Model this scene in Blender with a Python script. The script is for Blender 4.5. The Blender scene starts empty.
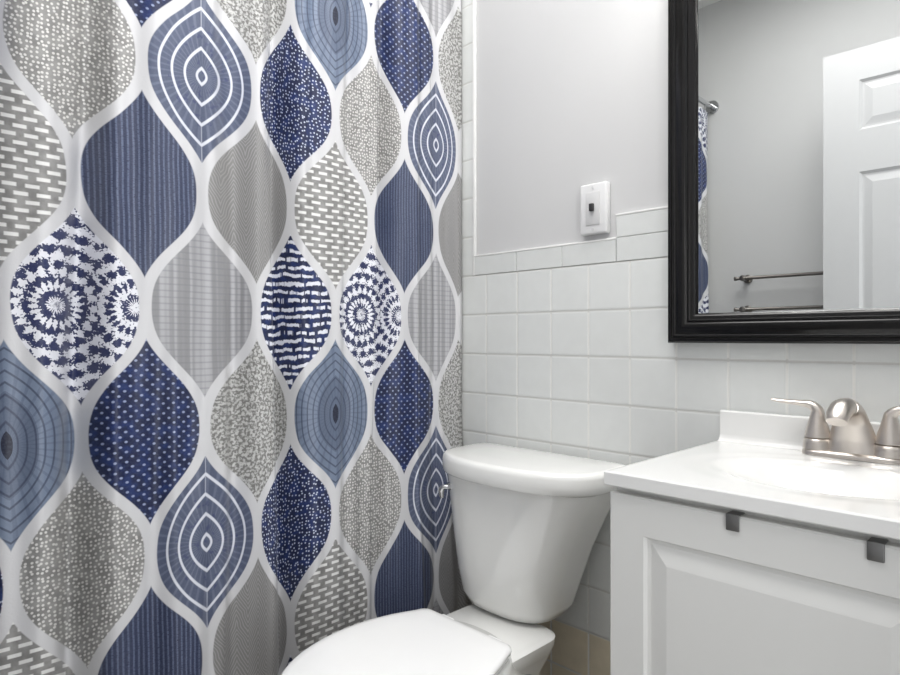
import bpy, bmesh, math, random
from mathutils import Vector, Matrix
random.seed(4)
PI = math.pi
S = bpy.context.scene
COL = S.collection

# ------------------------------------------------------------------ camera
CAM_Z = 1.03
cam_data = bpy.data.cameras.new('camera')
cam = bpy.data.objects.new('camera', cam_data); COL.objects.link(cam)
cam.location = (0, -1.2917, CAM_Z)
cam.rotation_euler = (PI / 2, 0, 0.795426)
cam_data.sensor_width = 36; cam_data.sensor_fit = 'HORIZONTAL'
cam_data.lens = 632.87 / 900 * 36
cam_data.shift_y = 0.85 / 900
cam_data.clip_start = 0.01
S.camera = cam

# ------------------------------------------------------------------ world + lights + exposure
S.view_settings.view_transform = 'Standard'
S.view_settings.look = 'None'
S.view_settings.gamma = 1
S.view_settings.use_curve_mapping = False
S.view_settings.exposure = 0.0
W = bpy.data.worlds.new('world'); S.world = W; W.use_nodes = True
W.node_tree.nodes['Background'].inputs[0].default_value = (0.95, 0.97, 1.0, 1)
W.node_tree.nodes['Background'].inputs[1].default_value = 0.7

def area(name, loc, rot, size, size_y, power, col=(1, 1, 1)):
    l = bpy.data.lights.new(name, 'AREA'); l.shape = 'RECTANGLE'
    l.size = size; l.size_y = size_y; l.energy = power; l.color = col
    o = bpy.data.objects.new(name, l); COL.objects.link(o)
    o.location = loc; o.rotation_euler = rot
    return o
area('ceiling_fill_light', (-0.58, -0.74, 2.575), (0, 0, 0), 0.95, 0.95, 21.5, (1, 0.99, 0.985))  # added overhead fill, made large to even out the walls
area('doorway_fill', (0.55, -0.92, 1.02), (0, PI / 2, 0), 1.8, 0.5, 10.5, (0.97, 0.985, 1))  # added fill lamp outside the doorway, brightens fronts and lower curtain
for vx in (-0.56, -0.33, -0.10):
    l = bpy.data.lights.new('vanity_bulb_light', 'POINT'); l.energy = 1.25; l.shadow_soft_size = 0.05
    l.color = (1, 0.985, 0.97)
    o = bpy.data.objects.new('vanity_bulb_light', l); COL.objects.link(o); o.location = (vx, -0.135, 1.925)

# ------------------------------------------------------------------ node mini-language
class V:
    def __init__(s, t, k): s.t = t; s.k = k
    def _m(s, op, *a, clamp=False):
        n = s.t.nodes.new('ShaderNodeMath'); n.operation = op; n.use_clamp = clamp
        for i, x in enumerate((s,) + a):
            if isinstance(x, V): s.t.links.new(x.k, n.inputs[i])
            else: n.inputs[i].default_value = float(x)
        return V(s.t, n.outputs[0])
    def __add__(s, o): return s._m('ADD', o)
    __radd__ = __add__
    def __sub__(s, o): return s._m('SUBTRACT', o)
    def __rsub__(s, o): return (s * -1) + o
    def __mul__(s, o): return s._m('MULTIPLY', o)
    __rmul__ = __mul__
    def __truediv__(s, o): return s._m('DIVIDE', o)
    def floor(s): return s._m('FLOOR')
    def round(s): return s._m('ROUND')
    def fract(s): return s._m('FRACT')
    def abs(s): return s._m('ABSOLUTE')
    def cos(s): return s._m('COSINE')
    def sin(s): return s._m('SINE')
    def sqrt(s): return s._m('SQRT')
    def pow(s, p): return s._m('POWER', p)
    def mod(s, p): return s._m('FLOORED_MODULO', p)
    def gt(s, o): return s._m('GREATER_THAN', o)
    def lt(s, o): return s._m('LESS_THAN', o)
    def min(s, o): return s._m('MINIMUM', o)
    def max(s, o): return s._m('MAXIMUM', o)
    def clamp(s): return s._m('ADD', 0.0, clamp=True)
    def atan2(s, o): return s._m('ARCTAN2', o)
    def step(s, a, b):   # smooth ramp 0..1 from a to b
        n = s.t.nodes.new('ShaderNodeMapRange'); n.interpolation_type = 'SMOOTHSTEP'
        s.t.links.new(s.k, n.inputs[0]); n.inputs[1].default_value = a; n.inputs[2].default_value = b
        n.inputs[3].default_value = 0; n.inputs[4].default_value = 1
        return V(s.t, n.outputs[0])

def vec(t, x, y, z=0.0):
    n = t.nodes.new('ShaderNodeCombineXYZ')
    for i, a in enumerate((x, y, z)):
        if isinstance(a, V): t.links.new(a.k, n.inputs[i])
        else: n.inputs[i].default_value = a
    return n.outputs[0]
def noise(t, vs, scale, detail=2):
    n = t.nodes.new('ShaderNodeTexNoise'); n.inputs['Scale'].default_value = scale
    n.inputs['Detail'].default_value = detail
    if vs is not None: t.links.new(vs, n.inputs['Vector'])
    return V(t, n.outputs[0])
def voronoi(t, vs, scale, rnd=1.0):
    n = t.nodes.new('ShaderNodeTexVoronoi'); n.inputs['Scale'].default_value = scale
    n.inputs['Randomness'].default_value = rnd; n.voronoi_dimensions = '2D'
    t.links.new(vs, n.inputs['Vector'])
    return V(t, n.outputs['Distance'])
def lin(c):
    return tuple((x / 12.92 if x <= 0.04045 else ((x + 0.055) / 1.055) ** 2.4) for x in (v / 255 for v in c)) + (1,)
def mixc(t, f, a, b):
    n = t.nodes.new('ShaderNodeMix'); n.data_type = 'RGBA'
    ins = [i for i in n.inputs if i.enabled] if False else n.inputs
    def setc(i, c):
        if isinstance(c, tuple): n.inputs[i].default_value = c
        else: t.links.new(c, n.inputs[i])
    if isinstance(f, V): t.links.new(f.k, n.inputs[0])
    else: n.inputs[0].default_value = f
    setc(6, a); setc(7, b)
    return n.outputs[2]
def newmat(name, rough=0.5, metal=0.0, coat=0.0, spec=0.5):
    m = bpy.data.materials.new(name); m.use_nodes = True
    t = m.node_tree; b = t.nodes['Principled BSDF']
    b.inputs['Roughness'].default_value = rough; b.inputs['Metallic'].default_value = metal
    b.inputs['Coat Weight'].default_value = coat; b.inputs['Coat Roughness'].default_value = 0.05
    b.inputs['Specular IOR Level'].default_value = spec
    return m, t, b
def coords(t, kind='Object'):
    n = t.nodes.new('ShaderNodeTexCoord')
    s = t.nodes.new('ShaderNodeSeparateXYZ'); t.links.new(n.outputs[kind], s.inputs[0])
    return [V(t, s.outputs[i]) for i in range(3)], n.outputs[kind]
def bump(t, b, h, dist, strength=1.0):
    n = t.nodes.new('ShaderNodeBump'); n.inputs['Distance'].default_value = dist
    n.inputs['Strength'].default_value = strength
    t.links.new(h.k, n.inputs['Height']); t.links.new(n.outputs[0], b.inputs['Normal'])
def plain(name, c, rough=0.5, metal=0.0, coat=0.0, var=0.03, scale=30, bmp=0.0, spec=0.5):
    m, t, b = newmat(name, rough, metal, coat, spec)
    xyz, o = coords(t)
    n = noise(t, o, scale)
    c = lin(c); d = tuple(max(0, x * (1 - var * 2)) for x in c[:3]) + (1,)
    t.links.new(mixc(t, n, d, c), b.inputs['Base Color'])
    if bmp: bump(t, b, n, bmp, 0.5)
    return m

TILE = 0.1095
TX0 = -1.0651 + 1 * 0.0          # a vertical joint
TZ0 = CAM_Z + 0.17549            # top of the full tiles
def tile_mat(name, axis, c_hi, c_lo, zsplit, grout, rough=0.25):
    m, t, b = newmat(name, rough)
    xyz, o = coords(t)
    u = (xyz[axis] - TX0) / TILE if axis == 0 else xyz[axis] / TILE
    v = (xyz[2] - TZ0) / TILE
    du = 0.5 - (u.fract() - 0.5).abs(); dv = 0.5 - (v.fract() - 0.5).abs()
    dm = du.min(dv)
    g = dm.step(0.013, 0.03)
    cell = noise(t, vec(t, u.floor() * 3.7, v.floor() * 5.3), 1.0, 0)
    marb = noise(t, o, 26, 5)
    lo = xyz[2].lt(zsplit)
    base = mixc(t, lo, lin(c_hi), lin(c_lo))
    f = (cell * 0.5 + marb * 0.9 - 0.45).clamp()
    dk = mixc(t, lo, lin(tuple(x * 0.955 for x in c_hi)), lin(tuple(x * 0.86 for x in c_lo)))
    tc = mixc(t, f, base, dk)
    # horizontal joints darkened: a thin painted shadow line, vertical ones left lighter
    gcol = mixc(t, dv.step(0.02, 0.05), lin(tuple(x * 0.89 for x in grout)), lin(grout))
    t.links.new(mixc(t, g, gcol, tc), b.inputs['Base Color'])
    rr = 0.75 - g * (0.75 - rough); t.links.new(rr.k, b.inputs['Roughness'])
    bump(t, b, dm.step(0.0, 0.05) + marb * 0.12, 0.0010, 0.7)
    return m

# ------------------------------------------------------------------ the curtain's printed lattice of ogee cells
def curtain_mat():
    m, t, b = newmat('printed_polyester', 0.42, spec=0.5)
    (s0, w0, _), o = coords(t, 'UV')
    wob = noise(t, vec(t, s0 * 1.3, w0 * 4.0), 1.0, 1) - 0.5
    s = s0 + wob * 0.05; w = w0 + (noise(t, vec(t, s0 * 1.1 + 7.0, w0 * 3.0), 1.0, 1) - 0.5) * 0.012
    k0 = s.floor(); fs = s - k0
    par = k0.mod(2.0)
    th = (w - par * 0.5) * (2 * PI)
    ct = th.cos()
    g = (ct * 0.625 - ct * ct * ct * 0.125 + 0.5)
    nxt = fs.gt(g)
    c = k0 + nxt
    slope = 0.72 * th.sin() * (ct * ct * -0.56 + 0.935)
    dist = (fs - g).abs() / (slope * slope + 1.0).sqrt()
    inside = dist.step(0.086, 0.112)
    wc = w - c.mod(2.0) * 0.5
    r = wc.round()
    u = s - c
    ly = wc - r
    v = ly * 4.2
    cid = c.mod(6.0) * 2.0 + r.mod(2.0)
    P = vec(t, s, w * 4.2)
    ogee = (u.abs() * 1.02 + (ly.abs() * 2.62).pow(1.75)).pow(0.72)
    ang = v.atan2(u)
    q1 = ly.abs() * 2.52
    leaf = (u.abs() * 1.02 + (u * u * 1.04 + q1 * q1 * 4.0).sqrt()) * 0.5
    q2 = (ly.abs() * 2.6).pow(1.28)
    eye = (u.abs() * 1.02 + (u * u * 1.04 + q2 * q2 * 4.0).sqrt()) * 0.5
    lineN = noise(t, P, 5.0, 3)
    fine = noise(t, P, 26.0, 2)
    NAVY = lin((8, 22, 62)); NAVY2 = lin((20, 42, 96)); WHT = lin((206, 206, 208)); GRY = lin((158, 157, 155)); GRYD = lin((126, 125, 124))
    navy = mixc(t, lineN.step(0.42, 0.66), NAVY, NAVY2)
    gray = mixc(t, lineN.step(0.35, 0.65), lin((126, 125, 123)), lin((150, 149, 147)))
    def A():      # grey with small white dots
        return mixc(t, voronoi(t, P, 14.5, 0.6).step(0.36, 0.20), gray, lin((214, 213, 210)))
    def G():      # navy and white ikat rosette
        uu = u + 0.30; rr = (uu * uu + v * v).sqrt(); a = v.atan2(uu)
        uu2 = u - 0.85; rr2 = (uu2 * uu2 + v * v).sqrt(); a2 = v.atan2(uu2)
        n1 = (noise(t, P, 7.0, 3) - 0.5)
        p1 = ((rr + n1 * 0.10) * 27.0).sin() + ((a * 22.0).sin() * 1.1) * ((rr * 12.0 + 1.0).sin())
        p2 = ((rr2 + n1 * 0.12) * 27.0).sin() + ((a2 * 24.0).sin() * 1.1) * ((rr2 * 12.0).sin())
        near = rr.lt(rr2)
        p = p1 * near + p2 * (1.0 - near) + n1 * 3.0 + (noise(t, P, 28.0, 1) - 0.5) * 4.6
        return mixc(t, p.step(-0.2, 0.3), lin((34, 42, 84)), lin((226, 227, 233)))
    def E1():     # navy with a regular grid of dots
        rw = v / 0.084; ri = rw.floor()
        cu = (u / 0.175 + ri.mod(2.0) * 0.5).fract() - 0.5; cv = rw.fract() - 0.5
        d = (cu * cu * 2.7 + cv * cv).sqrt()
        return mixc(t, d.step(0.34, 0.12), navy, lin((150, 160, 190)))
    def C():      # denim of fine vertical threads and dark ticks
        ln = (u * (2 * PI / 0.082)).sin().step(-0.1, 0.9)
        base = mixc(t, ln * 0.7, lin((50, 58, 84)), lin((106, 117, 143)))
        tick = noise(t, vec(t, s * 2.2, w * 42.0), 8.0, 1).step(0.55, 0.62)
        return mixc(t, tick * 0.75, base, lin((38, 42, 70)))
    def D():      # slate leaf of nested white outlines
        rg = (leaf * 4.6 + 0.1).fract()
        ln = (rg - 0.5).abs().step(0.14, 0.05)
        fi = (ang * 40.0).sin().step(0.2, 0.9) * 0.35
        base = mixc(t, fi, lin((78, 86, 110)), lin((124, 132, 152)))
        base = mixc(t, noise(t, P, 9.0, 2).step(0.55, 0.68) * leaf.lt(0.6) * 0.7, base, lin((50, 60, 102)))
        return mixc(t, ln.max(u.abs().step(0.016, 0.005) * leaf.gt(0.5) * 0.45), base, lin((216, 219, 228)))
    def F():      # pale grey plaid
        h = (v * (2 * PI / 0.115)).sin().step(0.45, 0.95); vv = noise(t, vec(t, s * 9.0, w * 0.3), 1.0, 1)
        base = mixc(t, vv.step(0.35, 0.65), lin((142, 142, 144)), lin((176, 176, 179)))
        return mixc(t, h * 0.4, base, lin((124, 124, 130)))
    def J():      # mottled grey floral
        n1 = noise(t, P, 18.0, 3); vo = voronoi(t, P, 11.0)
        p = n1 + (vo * 8.0).sin() * 0.07
        return mixc(t, p.step(0.40, 0.62), lin((118, 117, 114)), lin((196, 196, 194)))
    def K():      # grey herringbone
        zz = ((u * 2.2).fract() - 0.5).abs() * 0.9 + v
        ln = ((zz + noise(t, P, 3.0, 1) * 0.3) * 62.0).sin().step(-0.2, 0.8)
        return mixc(t, ln * 0.55, lin((130, 129, 128)), lin((172, 171, 170)))
    def E2():     # navy with scattered pale dots
        return mixc(t, voronoi(t, P, 12.5, 0.7).step(0.28, 0.13), navy, lin((196, 203, 222)))
    def I():      # navy with rows of white brush dashes
        rw = v / 0.165 + u * 0.25 + (noise(t, P, 3.0, 1) - 0.5) * 0.9; ri = rw.floor()
        n1 = noise(t, vec(t, u * 3.2 + ri * 11.3, ri * 5.1), 3.0, 2)
        bar = (rw.fract() - 0.5).abs() - (noise(t, P, 16.0, 1) - 0.5) * 0.35
        return mixc(t, bar.step(0.26, 0.16) * n1.step(0.40, 0.46), navy, lin((224, 226, 234)))
    def H():      # blue-grey growth rings round a dark eye
        rg = (eye * 8.2 + 0.35).fract()
        ln = (rg - 0.5).abs().step(0.16, 0.05)
        rad = (ang * 34.0).sin().step(0.3, 0.9)
        base = mixc(t, rad * 0.5, lin((112, 125, 146)), lin((84, 96, 120)))
        base = mixc(t, eye.lt(0.42) * 0.5, base, lin((72, 82, 104)))
        base = mixc(t, ln * 0.8, base, lin((50, 59, 82)))
        return mixc(t, eye.lt(0.075), base, lin((20, 26, 48)))
    def B():      # grey with courses of white dashes
        rw = v / 0.125; ri = rw.floor()
        cu = (u / 0.29 + ri.mod(2.0) * 0.5).fract() - 0.5; cv = rw.fract() - 0.5
        d = cu.abs().step(0.36, 0.27) * cv.abs().step(0.29, 0.17)
        return mixc(t, d, gray, lin((226, 226, 224)))
    # column pattern (period 6): even index = row 0, odd index = row 1
    kinds = [A(), G(), C(), E1(), D(), F(), K(), J(), E2(), I(), B(), H()]
    colr = kinds[0]
    for i in range(1, 12):
        hit = (cid - float(i)).abs().lt(0.4)
        colr = mixc(t, hit, colr, kinds[i])
    colr = mixc(t, fine.step(0.35, 0.75) * 0.06, colr, lin((150, 156, 176)))
    fin = mixc(t, inside, WHT, colr)
    t.links.new(fin, b.inputs['Base Color'])
    b.inputs['Sheen Weight'].default_value = 0.05
    bump(t, b, fine, 0.0006, 0.4)
    return m

# ------------------------------------------------------------------ materials
M = {}
M['paint'] = plain('grey_white_wall_paint', (201, 201, 201), 0.55, var=0.01, scale=8, bmp=0.0006)
M['ceiling'] = plain('white_ceiling_paint', (238, 238, 236), 0.8, var=0.01)
M['tile'] = tile_mat('white_marbled_wall_tile', 0, (222, 224, 222), (222, 212, 190), TZ0 - 8 * TILE, (226, 226, 222))
M['tile_side'] = tile_mat('tub_surround_tile', 1, (222, 224, 222), (206, 196, 172), -1, (226, 226, 222))
M['caulk'] = plain('white_caulk', (238, 238, 236), 0.35)
M['cap'] = plain('white_marbled_cap_tile', (218, 220, 218), 0.25, var=0.05, scale=22)
M['floor'] = tile_mat('floor_tile', 0, (150, 140, 126), (150, 140, 126), -1, (120, 112, 100), 0.4)
M['china'] = plain('white_vitreous_china', (238, 238, 235), 0.08, coat=0.6, var=0.004)
M['seat'] = plain('white_seat_plastic', (244, 244, 243), 0.22, var=0.004)
M['marble'] = plain('white_cultured_marble', (232, 232, 230), 0.16, coat=0.4, var=0.006)
M['cabinet'] = plain('white_painted_cabinet', (222, 222, 219), 0.38, var=0.008, scale=14)
M['nickel'] = plain('brushed_nickel', (214, 207, 200), 0.33, metal=1.0, var=0.03, scale=60)
M['darksteel'] = plain('dark_grey_metal', (134, 134, 133), 0.4, metal=0.85, var=0.05)
M['chrome'] = plain('chrome', (205, 206, 208), 0.12, metal=1.0, var=0.01)
M['frame'] = plain('black_espresso_lacquer', (7, 6, 6), 0.2, var=0.1, spec=0.4)
M['plastic'] = plain('white_switch_plastic', (222, 222, 222), 0.3, var=0.004)
M['insert'] = plain('pale_grey_switch_plastic', (206, 206, 206), 0.35, var=0.004)
M['dark'] = plain('dark_grey_plastic', (45, 45, 46), 0.4)
M['doorpaint'] = plain('white_door_paint', (190, 190, 191), 0.4, var=0.006)
M['bronze'] = plain('dark_nickel_bar', (120, 116, 112), 0.3, metal=0.9)
M['tub'] = plain('white_tub_enamel', (236, 236, 234), 0.12, coat=0.4, var=0.004)
mg, tg, bg = newmat('silvered_mirror_glass', 0.0, 1.0)
xyz, oo = coords(tg)
tg.links.new(mixc(tg, noise(tg, oo, 3), lin((236, 239, 238)), lin((240, 242, 241))), bg.inputs['Base Color'])
M['mirror'] = mg
ml, tl, bl = newmat('lit_opal_glass', 0.3)
xyz, oo = coords(tl)
bl.inputs['Base Color'].default_value = (0.9, 0.9, 0.88, 1)
tl.links.new(mixc(tl, noise(tl, oo, 4), (1, 0.97, 0.93, 1), (1, 0.98, 0.95, 1)), bl.inputs['Emission Color'])
bl.inputs['Emission Strength'].default_value = 1.5
M['opal'] = ml
M['curtain'] = curtain_mat()

# ------------------------------------------------------------------ mesh helpers
def link(name, bm, mat, parent=None, smooth=None, recalc=True):
    if recalc: bmesh.ops.recalc_face_normals(bm, faces=bm.faces[:])
    me = bpy.data.meshes.new(name); bm.to_mesh(me); bm.free()
    me.materials.append(mat)
    if smooth:
        me.shade_smooth()
        try: me.set_sharp_from_angle(angle=math.radians(smooth))
        except Exception: pass
    o = bpy.data.objects.new(name, me); COL.objects.link(o)
    if parent: 
        o.parent = parent
        o.matrix_parent_inverse = Matrix.Translation(-parent.location)
    return o
def tag(o, label, cat, group=None):
    o['label'] = label; o['category'] = cat
    if group: o['group'] = group
    return o
def struct(o, label=None, cat=None):
    o['kind'] = 'structure'
    if label: o['label'] = label
    if cat: o['category'] = cat
    return o
def thing(name, loc, label, cat, group=None):
    o = bpy.data.objects.new(name, None); COL.objects.link(o); o.location = loc
    o.empty_display_size = 0.05
    return tag(o, label, cat, group)
def box(bm, x0, x1, y0, y1, z0, z1, bev=0.0, seg=2):
    vs = [bm.verts.new(p) for p in [(x0, y0, z0), (x1, y0, z0), (x1, y1, z0), (x0, y1, z0), (x0, y0, z1), (x1, y0, z1), (x1, y1, z1), (x0, y1, z1)]]
    fs = [bm.faces.new([vs[i] for i in q]) for q in [(3, 2, 1, 0), (4, 5, 6, 7), (0, 1, 5, 4), (1, 2, 6, 5), (2, 3, 7, 6), (3, 0, 4, 7)]]
    if bev:
        es = set(e for f in fs for e in f.edges)
        bmesh.ops.bevel(bm, geom=list(es), offset=bev, segments=seg, profile=0.5, affect='EDGES')
def loft(bm, rings, cap0=True, cap1=True, close=True):
    R = [[bm.verts.new(p) for p in ring] for ring in rings]
    n = len(R[0])
    for a, b in zip(R, R[1:]):
        for i in range(n if close else n - 1):
            j = (i + 1) % n
            bm.faces.new((a[i], a[j], b[j], b[i]))
    if cap0: bm.faces.new(R[0][::-1])
    if cap1: bm.faces.new(R[-1])
    return R
def lathe(bm, prof, c, axis='Z', n=32):
    rings = []
    for r, h in prof:
        ring = []
        for i in range(n):
            a = 2 * PI * i / n; x, y = r * math.cos(a), r * math.sin(a)
            p = {'Z': (x, y, h), 'Y': (x, h, y), 'X': (h, x, y)}[axis]
            ring.append((c[0] + p[0], c[1] + p[1], c[2] + p[2]))
        rings.append(ring)
    loft(bm, rings)
def tube(bm, pts, rad, n=14, flat=1.0, up=(0, 0, 1)):
    pts = [Vector(p) for p in pts]; rings = []
    for i, p in enumerate(pts):
        d = (pts[min(i + 1, len(pts) - 1)] - pts[max(i - 1, 0)]).normalized()
        sd = d.cross(Vector(up))
        if sd.length < 1e-4: sd = d.cross(Vector((0, 1, 0)))
        sd.normalize(); nn = sd.cross(d).normalized()
        r = rad[i] if isinstance(rad, (list, tuple)) else rad
        fl = flat[i] if isinstance(flat, (list, tuple)) else flat
        rings.append([p + sd * r * math.cos(2 * PI * k / n) + nn * r * fl * math.sin(2 * PI * k / n) for k in range(n)])
    loft(bm, rings)
def smooth_path(ctrl, n=8):
    P = [Vector(c) for c in ctrl]; out = []
    for i in range(len(P) - 1):
        p0 = P[max(i - 1, 0)]; p1 = P[i]; p2 = P[i + 1]; p3 = P[min(i + 2, len(P) - 1)]
        for k in range(n):
            q = k / n
            out.append(0.5 * ((2 * p1) + (p2 - p0) * q + (2 * p0 - 5 * p1 + 4 * p2 - p3) * q * q + (3 * p1 - p0 - 3 * p2 + p3) * q ** 3))
    out.append(P[-1]); return out
def lerp_list(vals, n=8):
    out = []
    for a, b in zip(vals, vals[1:]):
        out += [a + (b - a) * k / n for k in range(n)]
    return out + [vals[-1]]
def rrect(x0, x1, y0, y1, z, rad, n=8):
    """rounded rectangle ring; rad = (front-left, front-right, back-right, back-left); front = -y"""
    if not isinstance(rad, (tuple, list)): rad = (rad,) * 4
    out = []
    for (cx, cy, sx, sy, a0), r in zip([(x0, y0, 1, 1, PI), (x1, y0, -1, 1, 1.5 * PI), (x1, y1, -1, -1, 0), (x0, y1, 1, -1, 0.5 * PI)], rad):
        for k in range(n + 1):
            a = a0 + k / n * PI / 2
            out.append((cx + sx * r + r * math.cos(a), cy + sy * r + r * math.sin(a), z))
    return out

# ------------------------------------------------------------------ room shell
XL, XR, YB, YR, ZC = -2.03, 0.12, 0.0, -1.73, 2.62
XT = -1.222                                     # where the tub surround starts
bm = bmesh.new(); box(bm, XL - .1, XR + .1, YR - .1, .12, -.1, 0); struct(link('floor', bm, M['floor']))
bm = bmesh.new(); box(bm, XL - .1, XR + .1, YR - .1, .12, ZC, ZC + .1); struct(link('ceiling', bm, M['ceiling']))
bm = bmesh.new(); box(bm, XL - .1, XR + .1, .007, .12, 0, ZC); struct(link('wall_back', bm, M['paint']))
bm = bmesh.new(); box(bm, XL - .1, XR + .1, YR - .1, YR, 0, ZC); struct(link('wall_rear', bm, M['paint']))
bm = bmesh.new(); box(bm, XL - .1, XL, YR, .007, 0, ZC); struct(link('wall_left', bm, M['tile_side']))
bm = bmesh.new()
DY0, DY1, DZ = -1.46, -0.64, 2.13
box(bm, XR, XR + .1, YR, DY0, 0, ZC); box(bm, XR, XR + .1, DY1, .007, 0, ZC); box(bm, XR, XR + .1, DY0, DY1, DZ, ZC)
struct(link('wall_right', bm, M['paint']))
# tile field with a full-height tub surround on the left
bm = bmesh.new()
box(bm, XT, XR, 0, .0069, 0, TZ0)
box(bm, XL, XT, 0, .0069, 0, 2.25)
struct(link('trim_1', bm, M['tile']))
# bullnose caps and the pale bead down the edge of the surround
bm = bmesh.new()
zc = CAM_Z + 0.2275
joints = [XT, -1.069, -0.923, -0.772]
for a, b_ in zip(joints, joints[1:]):
    box(bm, a + .0008, b_ - .0008, -.0012, .0069, TZ0 + .001, zc, .0012, 1)
z2 = CAM_Z + 0.281
x = -0.772
while x < XR:
    e = min(x + 0.152, XR)
    box(bm, x + .0008, e - .0008, -.0012, .0069, TZ0 + .001, TZ0 + .0555, .0012, 1)
    box(bm, x + .0008, e - .0008, -.0012, .0069, TZ0 + .0565, z2, .0012, 1)
    x = e
struct(link('trim_2', bm, M['cap']))
bm = bmesh.new()
box(bm, XT - .004, XT + .0045, -.002, .0069, TZ0, 2.25, .002, 2)
box(bm, XT, -.772, -.002, .0069, zc, zc + .005, .0015, 2)
box(bm, -.7735, XR, -.002, .0069, z2, z2 + .005, .0015, 2)
struct(link('trim_3', bm, M['caulk'], smooth=40))
# doorway casing on the right wall
bm = bmesh.new()
for xx in (XR - .014,):
    box(bm, xx, XR, DY1, DY1 + .06, 0, DZ + .06, .004); box(bm, xx, XR, DY0 + .0, DY1, DZ, DZ + .06, .004)
struct(link('trim_4', bm, M['doorpaint']))

# open six-panel door standing in front of the rear wall
def panel_door():
    bm = bmesh.new()
    x0, x1, z0, z1, yf, th = -0.73, 0.095, 0.012, 2.103, -1.452, 0.035
    def front(yy, sgn):
        xs = [x0, x0 + .118, x0 + .365, x0 + .46, x1 - .118, x1]
        zs = [z0, .24, .82, .98, 1.645, 1.80, 1.985, z1]
        for i in range(5):
            for j in range(7):
                if i in (1, 3) and j in (1, 3, 5):
                    a = (xs[i], xs[i + 1], zs[j], zs[j + 1]); prev = None
                    for ins, dp in [(0, 0), (.009, .009), (.016, .009), (.042, .003)]:
                        ring = [bm.verts.new(p) for p in [(a[0] + ins, yy - sgn * dp, a[2] + ins), (a[1] - ins, yy - sgn * dp, a[2] + ins), (a[1] - ins, yy - sgn * dp, a[3] - ins), (a[0] + ins, yy - sgn * dp, a[3] - ins)]]
                        if prev:
                            for k in range(4): bm.faces.new((prev[k], prev[(k + 1) % 4], ring[(k + 1) % 4], ring[k]))
                        prev = ring
                    bm.faces.new(prev)
                else:
                    bm.faces.new([bm.verts.new(p) for p in [(xs[i], yy, zs[j]), (xs[i + 1], yy, zs[j]), (xs[i + 1], yy, zs[j + 1]), (xs[i], yy, zs[j + 1])]])
    front(yf, 1); front(yf - th, -1)
    for q in [[(x0, z0), (x0, z1)], [(x1, z0), (x1, z1)], [(x0, z0), (x1, z0)], [(x0, z1), (x1, z1)]]:
        (a, b_), (c, d) = q
        bm.faces.new([bm.verts.new(p) for p in [(a, yf, b_), (c, yf, d), (c, yf - th, d), (a, yf - th, b_)]])
    bmesh.ops.remove_doubles(bm, verts=bm.verts[:], dist=1e-5)
    d = struct(link('door_1', bm, M['doorpaint']))
    bm = bmesh.new(); lathe(bm, [(.028, -yf * 0 + .0), (.028, .006), (.011, .01), (.011, .03), (.024, .036), (.027, .05), (.018, .062), (.004, .064)], (x0 + .06, yf, .95), 'Y', 24)
    link('door_knob', bm, M['nickel'], d, 40)
panel_door()

# ------------------------------------------------------------------ bathtub, rod, rings, curtain
CX = -1.272
bm = bmesh.new()
outer = (XL + .002, -1.39, YR + .002, -.002)
def tubring(ins, z, r): return rrect(outer[0] + ins, outer[1] - ins, outer[2] + ins, outer[3] - ins, z, r, 6)
loft(bm, [tubring(0, 0, .002), tubring(0, .385, .002), tubring(.006, .395, .006), tubring(.055, .395, .09), tubring(.066, .385, .10), tubring(.10, .14, .13), tubring(.15, .10, .12)])
tag(link('bathtub', bm, M['tub'], smooth=40), 'white alcove bathtub hidden behind the patterned shower curtain', 'bathtub')

RODZ = 2.125
rod = thing('shower_curtain_rod', (CX, YR, RODZ), 'straight metal rod above the patterned shower curtain', 'curtain rod')
bm = bmesh.new(); lathe(bm, [(.0125, YR + .012), (.0125, -.012)], (CX, 0, RODZ), 'Y', 20); link('rod', bm, M['chrome'], rod, 40)
for y0, y1 in ((YR, YR + .012), (-.012, 0)):
    bm = bmesh.new(); lathe(bm, [(.03, y0), (.03, y1)] if y0 == YR else [(.03, y0), (.03, y1)], (CX, 0, RODZ), 'Y', 24)
    link('wall_flange', bm, M['chrome'], rod, 40)

# printed column centres along the curtain as seen in the photo: (column, y)
cx_px = [(-7, None), (-1, -5), (0, 72), (1, 142), (2, 201.5), (3, 256), (4, 290.5), (5, 335.5), (6, 371), (7, 404.5), (8, 436), (9, 458)]
def y_at(px, X):
    f, yw = 632.87, .795426; u = (px - 450) / f
    dx = -math.sin(yw) + u * math.cos(yw); dy = math.cos(yw) + u * math.sin(yw)
    return -1.2917 + dy * X / dx
CAL = [(k, y_at(p, CX)) for k, p in cx_px if p is not None]
def s_of(y):
    P = [(yy, k) for k, yy in CAL]
    if y <= P[0][0]: return P[0][1] + (y - P[0][0]) / .112
    if y >= P[-1][0]: return P[-1][1] + (y - P[-1][0]) / .2
    # monotone cubic (Fritsch-Carlson light)
    for i in range(len(P) - 1):
        if P[i][0] <= y <= P[i + 1][0]:
            h = P[i + 1][0] - P[i][0]; q = (y - P[i][0]) / h
            def sl(a): return (P[a + 1][1] - P[a][1]) / (P[a + 1][0] - P[a][0])
            m0 = 2 / (1 / sl(i) + 1 / sl(max(i - 1, 0))); m1 = 2 / (1 / sl(i) + 1 / sl(min(i + 1, len(P) - 2)))
            return ((1 + 2 * q) * (1 - q) ** 2) * P[i][1] + q * (1 - q) ** 2 * h * m0 + q * q * (3 - 2 * q) * P[i + 1][1] + q * q * (q - 1) * h * m1
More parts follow.
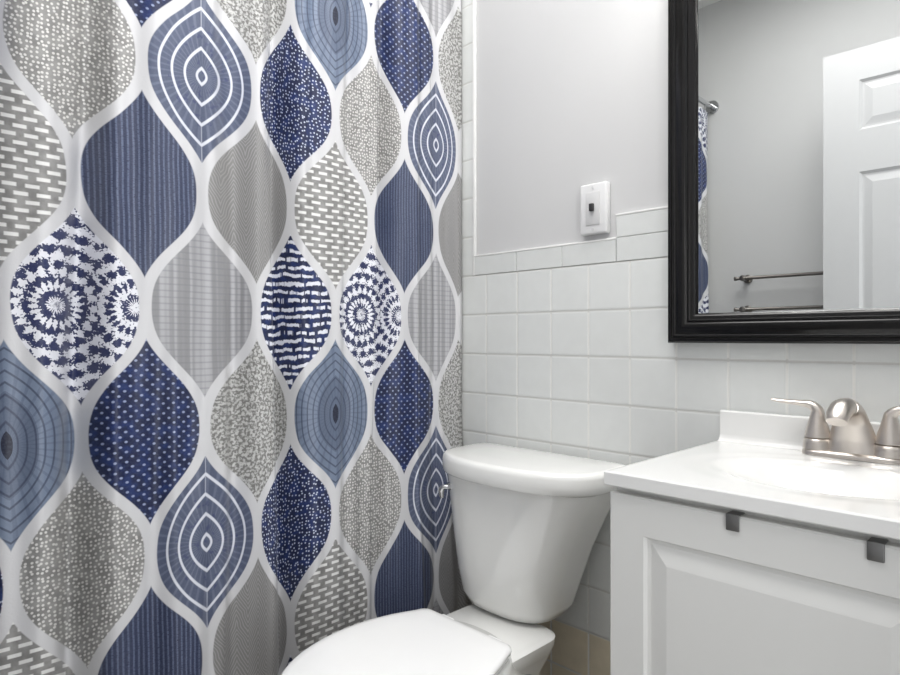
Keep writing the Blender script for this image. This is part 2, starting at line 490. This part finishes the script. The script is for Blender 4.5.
FOLDS = [(y_at(-14, CX), .030, -.026), (y_at(24, CX), .05, .012), (y_at(86, CX), .024, -.040), (y_at(134, CX), .05, .012), (y_at(190, CX), .045, .018), (y_at(232, CX), .03, -.014), (y_at(290, CX), .024, -.040),
         (y_at(330, CX), .03, .014), (y_at(352, CX), .02, -.012), (y_at(386, CX), .026, -.030), (y_at(410, CX), .022, .014), (y_at(434, CX), .018, -.020), (y_at(450, CX), .02, .012)]
def fold(y, z):
    v = sum(a * math.exp(-((y - c - .015 * math.sin(z * 2.1 + c * 9)) / wd) ** 2) for c, wd, a in FOLDS)
    if y < -1.1: v += .012 * math.sin((y + 1.1) * 34) * min(1, (-1.1 - y) / .1)
    v += .0058 * math.sin(y * 61 + z * 1.3) + .002 * math.sin(y * 113 - z * 2.2 + 1)
    fl = max(0, min(1, (.85 - z) / .5)) * max(0, min(1, (y + .38) / .3))
    return v * 1.6 * (0.75 + 0.2 * (2.1 - z)) + .047 * fl * fl * (3 - 2 * fl)
me = bpy.data.meshes.new('shower_curtain')
NY, NZ = 420, 60
y0c, y1c, z0c, z1c = -1.70, -.006, .10, 2.085
vs, fc, uvs = [], [], []
for i in range(NY + 1):
    y = y0c + (y1c - y0c) * i / NY
    for j in range(NZ + 1):
        z = z0c + (z1c - z0c) * j / NZ
        vs.append((CX + fold(y, z), y, z))
        # the cloth hangs a touch askew towards the near end
        sk = .048 * (1.42 - z) * max(0.0, min(1.0, (-.55 - y) / .45)) if z < 1.42 else 0
        k = CX / vs[-1][0]
        uvs.append((s_of(-1.2917 + (y + 1.2917) * k - sk * .6), (1.325 - (CAM_Z + (z - CAM_Z) * k)) / .4745 + .5))
for i in range(NY):
    for j in range(NZ):
        a = i * (NZ + 1) + j
        fc.append((a, a + NZ + 1, a + NZ + 2, a + 1))
me.from_pydata(vs, [], fc); me.update()
ul = me.uv_layers.new(name='UVMap')
for l in me.loops: ul.data[l.index].uv = uvs[l.vertex_index]
me.materials.append(M['curtain']); me.shade_smooth()
cur = bpy.data.objects.new('shower_curtain', me); COL.objects.link(cur)
sm = cur.modifiers.new('cloth thickness', 'SOLIDIFY'); sm.thickness = .0012; sm.offset = -1
tag(cur, 'shower curtain printed with navy, grey and white ogee cells, hanging beside the toilet', 'shower curtain')

ring0 = None
for k in range(12):
    y = y0c + .02 + (y1c - y0c - .04) * k / 11
    if ring0 is None:
        bm = bmesh.new()
        tube(bm, [(.021 * math.cos(2 * PI * q / 20), 0, .027 * math.sin(2 * PI * q / 20) - .0125) for q in range(21)], .0017, 6, up=(0, 1, 0))
        o = link('curtain_ring', bm, M['chrome'], None, 40); ring0 = o
    else:
        o = ring0.copy(); COL.objects.link(o)
    o.location = (CX, y, RODZ)
    tag(o, 'metal ring holding the patterned curtain to its rod', 'curtain ring', 'curtain rings on the rod')

# ------------------------------------------------------------------ toilet
TC = -0.940
toilet = thing('toilet', (TC, -.40, 0), 'white two-piece toilet with closed lid between shower curtain and vanity', 'toilet')
def bow_ring(hw, yb, ys, yf, z, rb=.03, cx=None, ex=2.7):
    """D-shaped ring: flat back at yb, ends reach forward to ys, the bowed front to yf"""
    cx = TC if cx is None else cx
    out = []; n = 40
    for k in range(n + 1):
        a = PI + PI * k / n
        c, s_ = math.cos(a), math.sin(a)
        px_ = math.copysign(abs(c) ** (2 / ex), c) * hw
        py_ = ys + (ys - yf) * -abs(s_) ** (2 / ex) if True else 0
        out.append((cx + px_, py_, z))
    for x, a0 in ((cx + hw - rb, 0), (cx - hw + rb, PI / 2)):
        for k in range(7):
            a = a0 + k / 6 * PI / 2
            out.append((x + rb * math.cos(a), yb - rb + rb * math.sin(a), z))
    return out
bm = bmesh.new()
loft(bm, [bow_ring(hw, yb, ys, yf, z, .03, TC + sh) for z, hw, yb, ys, yf, sh in [
    (.388, .098, -.07, -.115, -.180, -.036), (.396, .120, -.06, -.115, -.200, -.036), (.42, .134, -.05, -.12, -.212, -.034), (.48, .147, -.04, -.125, -.221, -.031),
    (.56, .166, -.034, -.13, -.227, -.023), (.64, .191, -.03, -.13, -.231, -.012), (.702, .213, -.028, -.13, -.234, 0)]])
link('tank', bm, M['china'], toilet, 50)
bm = bmesh.new()
loft(bm, [bow_ring(.228 - g, -.014 - g, -.120, -.262 + g, z, .025, None, 2.35) for g, z in [(.012, .7025), (.004, .705), (.001, .710), (0, .722), (.0005, .738), (.003, .7455), (.008, .749), (.02, .7505), (.08, .7515)]])
link('tank_lid', bm, M['china'], toilet, 50)
# flush handle on the left of the tank front
HX, HY = TC - .168, -.199
bm = bmesh.new(); lathe(bm, [(.012, HY + .004), (.012, HY - .006), (.008, HY - .010), (.006, HY - .018)], (HX, 0, .668), 'Y', 20)
fh = link('flush_handle', bm, M['chrome'], toilet, 40)
bm = bmesh.new(); tube(bm, smooth_path([(HX + .004, HY - .017, .668), (HX - .006, HY - .024, .667), (HX - .013, HY - .024, .657), (HX - .015, HY - .020, .640)], 5), lerp_list([.006, .0065, .0075, .005], 5), 12)
o = link('handle_lever', bm, M['chrome'], None, 40); o.parent = fh
# bowl
def egg(cx, yb, yf, hw, z, n=48, back=0.62, sq=2.0):
    """egg outline: widest part nearer the back, rounder front"""
    ym = yb + (yf - yb) * (1 - back); out = []
    for k in range(n):
        a = 2 * PI * k / n; c, s_ = math.cos(a), math.sin(a)
        e = 2.0 if s_ < 0 else 2.0 / 1.0
        px_ = math.copysign(abs(c) ** (2 / (2.15 if s_ < 0 else sq)), c) * hw
        py_ = (math.copysign(abs(s_) ** (2 / (2.0 if s_ < 0 else sq)), s_)) * ((yb - ym) if s_ > 0 else (ym - yf))
        out.append((cx + px_, ym + py_, z))
    return out
bm = bmesh.new()
loft(bm, [egg(TC, yb, yf, hw, z, sq=q) for z, hw, yb, yf, q in [(0, .105, -.13, -.60, 3.5), (.02, .105, -.13, -.60, 3.5), (.05, .092, -.14, -.575, 3), (.14, .085, -.15, -.56, 3), (.22, .10, -.15, -.61, 3), (.29, .14, -.16, -.70, 2.6), (.345, .156, -.24, -.72, 2.4), (.378, .163, -.265, -.742, 2.3), (.390, .163, -.27, -.744, 2.3), (.396, .155, -.275, -.738, 2.3)]])
# tank platform at the back of the bowl
loft(bm, [rrect(TC - hw, TC + hw, yf, yb, z, r, 6) for z, hw, yf, yb, r in [(.20, .07, -.28, -.15, .03), (.30, .09, -.34, -.16, .03), (.345, .112, -.40, -.15, .035), (.368, .124, -.42, -.145, .045), (.382, .125, -.42, -.145, .045), (.3875, .116, -.412, -.153, .045)]])
link('bowl', bm, M['china'], toilet, 50)
# seat ring and closed lid
SC = TC + .012
def seat_ring(g, z):
    yb, yf, hw, ym, TC = -.330 - g, -.758 + g, .172 - g, -.515, SC
    bw, r = .134 - g * .8, .024
    n = 40
    pts = [(TC + hw * math.cos(PI + PI * k / n), ym + (ym - yf) * math.sin(PI + PI * k / n), z) for k in range(n + 1)]
    ye = yb - r
    side = [(hw + (bw - hw) * q * q, ym + (ye - ym) * q) for q in [k / 10 for k in range(1, 10)]]
    pts += [(TC + a, b_, z) for a, b_ in side]
    for a0, sx in ((0, 1), (PI / 2, -1)):
        for k in range(8):
            a = a0 + k / 7 * PI / 2
            pts.append((TC + sx * (bw - r) + r * math.cos(a), yb - r + r * math.sin(a), z))
    pts += [(TC - a, b_, z) for a, b_ in side[::-1]]
    return pts
bm = bmesh.new(); loft(bm, [seat_ring(g, z) for g, z in [(.014, .397), (.008, .3985), (.005, .402), (.005, .407), (.010, .411)]]); link('seat', bm, M['seat'], toilet, 50)
bm = bmesh.new(); loft(bm, [seat_ring(g, z) for g, z in [(.006, .4115), (.001, .414), (0, .418), (.001, .423), (.006, .4265), (.02, .4285), (.06, .4298)]]); link('seat_lid', bm, M['seat'], toilet, 50)
for sx in (-1, 1):
    bm = bmesh.new(); box(bm, TC + sx * .07 - .02, TC + sx * .07 + .02, -.330, -.304, .387, .412, .006, 3); link('hinge_cap', bm, M['seat'], toilet, 40)

# ------------------------------------------------------------------ vanity cabinet
VX0, VX1 = -.524, -.072
CT = .826                       # counter top height
van = thing('vanity_cabinet', ((VX0 + VX1) / 2, -.22, 0), 'white vanity cabinet with a raised panel door under the sink top', 'cabinet')
bm = bmesh.new()
th = .016
zt = CT - .0245
box(bm, VX0, VX0 + th, -.412, -.004, 0, zt); box(bm, VX1 - th, VX1, -.412, -.004, 0, zt)
box(bm, VX0 + th, VX1 - th, -.41, -.004, .09, .106)
box(bm, VX0 + th, VX1 - th, -.016, -.004, .106, zt)
box(bm, VX0 + th, VX1 - th, -.37, -.355, 0, .09)
box(bm, VX0 + th, VX1 - th, -.412, -.394, zt - .055, zt); box(bm, VX0 + th, VX1 - th, -.412, -.394, .106, .14)
link('body', bm, M['cabinet'], van)
bm = bmesh.new()
dx0, dx1, dz0, dz1, yf, yb = VX0 - .002, VX1 + .002, .115, CT - .0325, -.431, -.4125
prev = None
for ins, dp in [(0, .0185), (0, .0025), (.0025, 0), (.057, 0), (.060, .0065), (.066, .0072), (.090, .0012), (.093, .0006)]:
    ring = [bm.verts.new(p) for p in [(dx0 + ins, yf + dp, dz0 + ins), (dx1 - ins, yf + dp, dz0 + ins), (dx1 - ins, yf + dp, dz1 - ins), (dx0 + ins, yf + dp, dz1 - ins)]]
    if prev:
        for k in range(4): bm.faces.new((prev[k], prev[(k + 1) % 4], ring[(k + 1) % 4], ring[k]))
    else: bm.faces.new(ring[::-1])
    prev = ring
bm.faces.new(prev)
link('door', bm, M['cabinet'], van)

# two over-the-door clips
def clip(x, label):
    bm = bmesh.new(); w = .0088
    prof = [(-.4316, dz1 - .019), (-.4316, dz1 + .0004), (-.4121, dz1 + .0004), (-.4121, dz1 - .012)]
    box(bm, x - w, x + w, -.4345, -.4314, dz1 - .020, dz1 + .0022, .0012, 2)
    box(bm, x - w, x + w, -.4345, -.4128, dz1 + .0004, dz1 + .0024, .0008, 1)
    o = link('over_door_clip', bm, M['darksteel'], None, 40)
    tag(o, label, 'clip', 'clips hooked over the vanity door')
clip(-.3385, 'dark grey metal clip hooked over the vanity door, nearer the toilet')
clip(-.1770, 'dark grey metal clip hooked over the vanity door, nearest the right picture edge')

# ------------------------------------------------------------------ sink top
top = thing('sink_countertop', ((VX0 + VX1) / 2, -.22, CT - .024), 'glossy white one-piece sink top with backsplash on the vanity cabinet', 'countertop')
cx0, cx1, cy0, cy1 = -.530, -.060, -.440, -.002
bm = bmesh.new(); nx, ny = 96, 90
bx, by, ra, rb = -.285, -.235, .168, .125
def basin(x, y):
    e = math.hypot((x - bx) / ra, (y - by) / rb)
    d = 0.0
    if e < 1.28:
        q = max(0, min(1, (1.28 - e) / .28)); d -= .0012 * q * q * (3 - 2 * q)
    if e < 1.0:
        d -= .055 * (1 - e ** 2) ** 2.1
    return d
grid = []
def ease(k, n):  # denser near the edges so the rim can be rounded
    return k / n
for i in range(nx + 1):
    row = []
    for j in range(ny + 1):
        x = cx0 + .003 + (cx1 - cx0 - .006) * i / nx; y = cy0 + .003 + (cy1 - cy0 - .003) * j / ny
        row.append(bm.verts.new((x, y, CT + basin(x, y))))
    grid.append(row)
for i in range(nx):
    for j in range(ny): bm.faces.new((grid[i][j], grid[i + 1][j], grid[i + 1][j + 1], grid[i][j + 1]))
edge = [grid[i][0] for i in range(nx + 1)] + [grid[nx][j] for j in range(1, ny + 1)] + [grid[i][ny] for i in range(nx - 1, -1, -1)] + [grid[0][j] for j in range(ny - 1, 0, -1)]
def offs(v, g, z):
    x, y = v.co.x, v.co.y
    x = cx0 + g if x < cx0 + .0031 else cx1 - g if x > cx1 - .0031 else x
    y = cy0 + g if y < cy0 + .0031 else y
    return bm.verts.new((x, y, z))
prev = edge
for g, z in [(.0009, CT - .0006), (0, CT - .0018), (0, CT - .0195), (.002, CT - .0215)]:
    cur_ = [offs(v, g, z) for v in edge]
    for k in range(len(edge)):
        a = (k + 1) % len(edge); bm.faces.new((prev[k], prev[a], cur_[a], cur_[k]))
    prev = cur_
# underside lip
cur_ = [bm.verts.new((min(max(v.co.x, cx0 + .012), cx1 - .012), min(max(v.co.y, cy0 + .03), cy1 - .002), CT - .0225)) for v in edge]
for k in range(len(edge)):
    a = (k + 1) % len(edge); bm.faces.new((prev[k], prev[a], cur_[a], cur_[k]))
link('countertop', bm, M['marble'], top, 22)
bm = bmesh.new()
sect = [(-.0015, CT - .002), (-.0015, CT + .058), (-.004, CT + .0605), (-.014, CT + .0605), (-.0175, CT + .0575), (-.0180, CT + .014), (-.0195, CT + .007), (-.0235, CT + .0025), (-.030, CT + .0005), (-.030, CT - .002)]
loft(bm, [[(x, y, z) for y, z in sect] for x in (cx0 + .003, cx0 + .0045, cx1 - .003)])
link('backsplash', bm, M['marble'], top, 40)
bm = bmesh.new(); lathe(bm, [(.021, 0), (.021, .002), (.017, .0035), (.008, .002)], (bx, by, CT - .0572), 'Z', 24); link('drain', bm, M['nickel'], top, 40)

# ------------------------------------------------------------------ faucet
FX, FY = -.290, -.046
fau = thing('faucet', (FX, FY, CT), 'brushed nickel two-handle faucet at the back of the white sink top', 'faucet')
bm = bmesh.new()
def stad(g, z): return rrect(FX - .078 + g, FX + .078 - g, FY - .0245 + g, FY + .0245 - g, z, .0243 - g, 10)
loft(bm, [stad(0, CT + .0006), stad(0, CT + .006), stad(.002, CT + .009), stad(.006, CT + .0105)])
link('base_plate', bm, M['nickel'], fau, 40)
for sx in (-1, 1):
    hx = FX + sx * .0535
    bm = bmesh.new()
    lathe(bm, [(.0235, CT + .010), (.0228, CT + .020), (.0215, CT + .0275), (.0198, CT + .0285)], (hx, FY, 0), 'Z', 28)
    lathe(bm, [(.0198, CT + .0295), (.0212, CT + .031), (.0185, CT + .044), (.0145, CT + .058), (.0120, CT + .068), (.0105, CT + .074)], (hx, FY, 0), 'Z', 28)
    tube(bm, smooth_path([(hx, FY, CT + .066), (hx + sx * .001, FY, CT + .077), (hx + sx * .011, FY, CT + .086), (hx + sx * .032, FY - .002, CT + .0885), (hx + sx * .060, FY - .006, CT + .0905), (hx + sx * .074, FY - .008, CT + .0925)], 7),
         lerp_list([.0108, .0102, .0090, .0085, .0080, .0050], 7), 14, flat=lerp_list([1, 1, .85, .62, .48, .45], 7), up=(0, 1, 0) if False else (0, 0, 1))
    link('handle', bm, M['nickel'], fau, 50)
bm = bmesh.new()
pth = smooth_path([(FX, FY + .002, CT + .009), (FX, FY, CT + .035), (FX, FY - .008, CT + .066), (FX, FY - .030, CT + .087), (FX, FY - .060, CT + .090), (FX, FY - .086, CT + .081), (FX, FY - .096, CT + .070)], 8)
tube(bm, pth, lerp_list([.046, .036, .0255, .0205, .0190, .0175, .0155], 8), 24, flat=lerp_list([.48, .54, .66, .76, .76, .78, .8], 8), up=(0, 1, 0))
link('spout', bm, M['nickel'], fau, 60)

# ------------------------------------------------------------------ framed mirror
MX0, MX1, MZ0, MZ1 = -.634, .02, CAM_Z - .0095, 1.83
mir = thing('wall_mirror', ((MX0 + MX1) / 2, 0, MZ0), 'large rectangular mirror in a glossy black moulded frame above the sink', 'mirror')
prof = [(0, .0015), (0, .024), (.002, .028), (.006, .030), (.0095, .029), (.0105, .026), (.0115, .0255), (.013, .0275), (.015, .0275), (.0165, .0255), (.0175, .025), (.024, .0295), (.031, .032), (.037, .0315), (.0405, .0285), (.0415, .026), (.043, .0255), (.0445, .0275), (.0465, .0275), (.048, .0255), (.049, .025), (.0525, .025), (.061, .0150), (.061, .0115)]
bm = bmesh.new()
loft(bm, [[(MX0 + a, -h, MZ0 + a), (MX1 - a, -h, MZ0 + a), (MX1 - a, -h, MZ1 - a), (MX0 + a, -h, MZ1 - a)] for a, h in prof], False, False)
bmesh.ops.recalc_face_normals(bm, faces=bm.faces[:])
fo = link('frame', bm, M['frame'], mir, 55)
bm = bmesh.new(); loft(bm, [[(MX0 + a, y, MZ0 + a), (MX1 - a, y, MZ0 + a), (MX1 - a, y, MZ1 - a), (MX0 + a, y, MZ1 - a)] for a, y in [(.056, -.0095), (.056, -.0130), (.0565, -.0140)]]); link('mirror_glass', bm, M['mirror'], mir)

# ------------------------------------------------------------------ switch plate
sw = thing('light_switch', (-.8265, .007, 1.275), 'small white wall switch plate with dark toggle above the tile cap', 'light switch')
bm = bmesh.new(); box(bm, -.863, -.790, -.012, .0068, 1.2755, 1.394, .004, 3); link('wall_plate', bm, M['plastic'], sw, 40)
bm = bmesh.new(); box(bm, -.8455, -.8075, -.0140, -.0121, 1.296, 1.373, .0012, 2); link('switch_insert', bm, M['insert'], sw, 40)
bm = bmesh.new(); box(bm, -.832, -.821, -.022, -.0141, 1.328, 1.346, .002, 2); link('toggle', bm, M['dark'], sw, 40)
for z in (1.2855, 1.3835):
    bm = bmesh.new(); lathe(bm, [(.0033, -.0135), (.0033, -.0121)], (-.8265, 0, z), 'Y', 16); link('screw', bm, M['insert'], sw)

# ------------------------------------------------------------------ towel bars on the rear wall (seen in the mirror)
def towel_bar(z, label):
    t_ = thing('towel_bar', (-.83, YR, z), label, 'towel bar', 'towel bars on the rear wall')
    bm = bmesh.new(); lathe(bm, [(.004, -1.150), (.0095, -1.147), (.0095, -1.137), (.0075, -1.134), (.0075, -.526), (.0095, -.523), (.0095, -.513), (.004, -.510)], (0, YR + .062, z), 'X', 16); link('bar', bm, M['bronze'], t_, 40)
    for x in (-1.11, -.55):
        bm = bmesh.new(); lathe(bm, [(.02, .0005), (.02, .006), (.010, .011), (.009, .052), (.013, .054), (.013, .072), (.005, .075)], (x, YR, z), 'Y', 20); link('post', bm, M['bronze'], t_, 40)
towel_bar(1.300, 'upper of two dark metal towel bars reflected in the mirror')
towel_bar(1.160, 'lower of two dark metal towel bars reflected in the mirror')

# ------------------------------------------------------------------ vanity lamp and added ceiling panel (above the picture)
LX, LY = -.58, -.74
cl = thing('ceiling_fill_panel', (LX, LY, ZC), 'square flat ceiling panel added out of view to spread overhead light', 'added light panel')  # unseen panel, invented to match the wide overhead fill
bm = bmesh.new(); box(bm, LX - .5, LX + .5, LY - .5, LY + .5, ZC - .03, ZC - .0005, .004); link('fill_panel_frame', bm, M['doorpaint'], cl)
bm = bmesh.new(); box(bm, LX - .475, LX + .475, LY - .475, LY + .475, ZC - .038, ZC - .0305, .002); link('diffuser', bm, M['opal'], cl)
vl = thing('vanity_light', (-.33, 0, 1.95), 'three-lamp bar above the mirror, over the picture edge', 'wall lamp')
bm = bmesh.new(); box(bm, -.63, -.03, -.03, .0065, 1.985, 2.065, .006, 2); link('back_plate', bm, M['nickel'], vl, 40)
for vx in (-.56, -.33, -.10):
    bm = bmesh.new(); tube(bm, smooth_path([(vx, -.031, 2.03), (vx, -.09, 2.035), (vx, -.132, 2.03), (vx, -.135, 2.0)], 6), .008, 10); link('arm', bm, M['nickel'], vl, 40)
    bm = bmesh.new(); loft(bm, [[(vx + r * math.cos(2 * PI * k / 24), -.135 + r * math.sin(2 * PI * k / 24), z) for k in range(24)] for r, z in [(.02, 2.0), (.034, 1.985), (.048, 1.95), (.056, 1.90), (.056, 1.885)]], True, False); link('lamp_shade', bm, M['opal'], vl, 60)
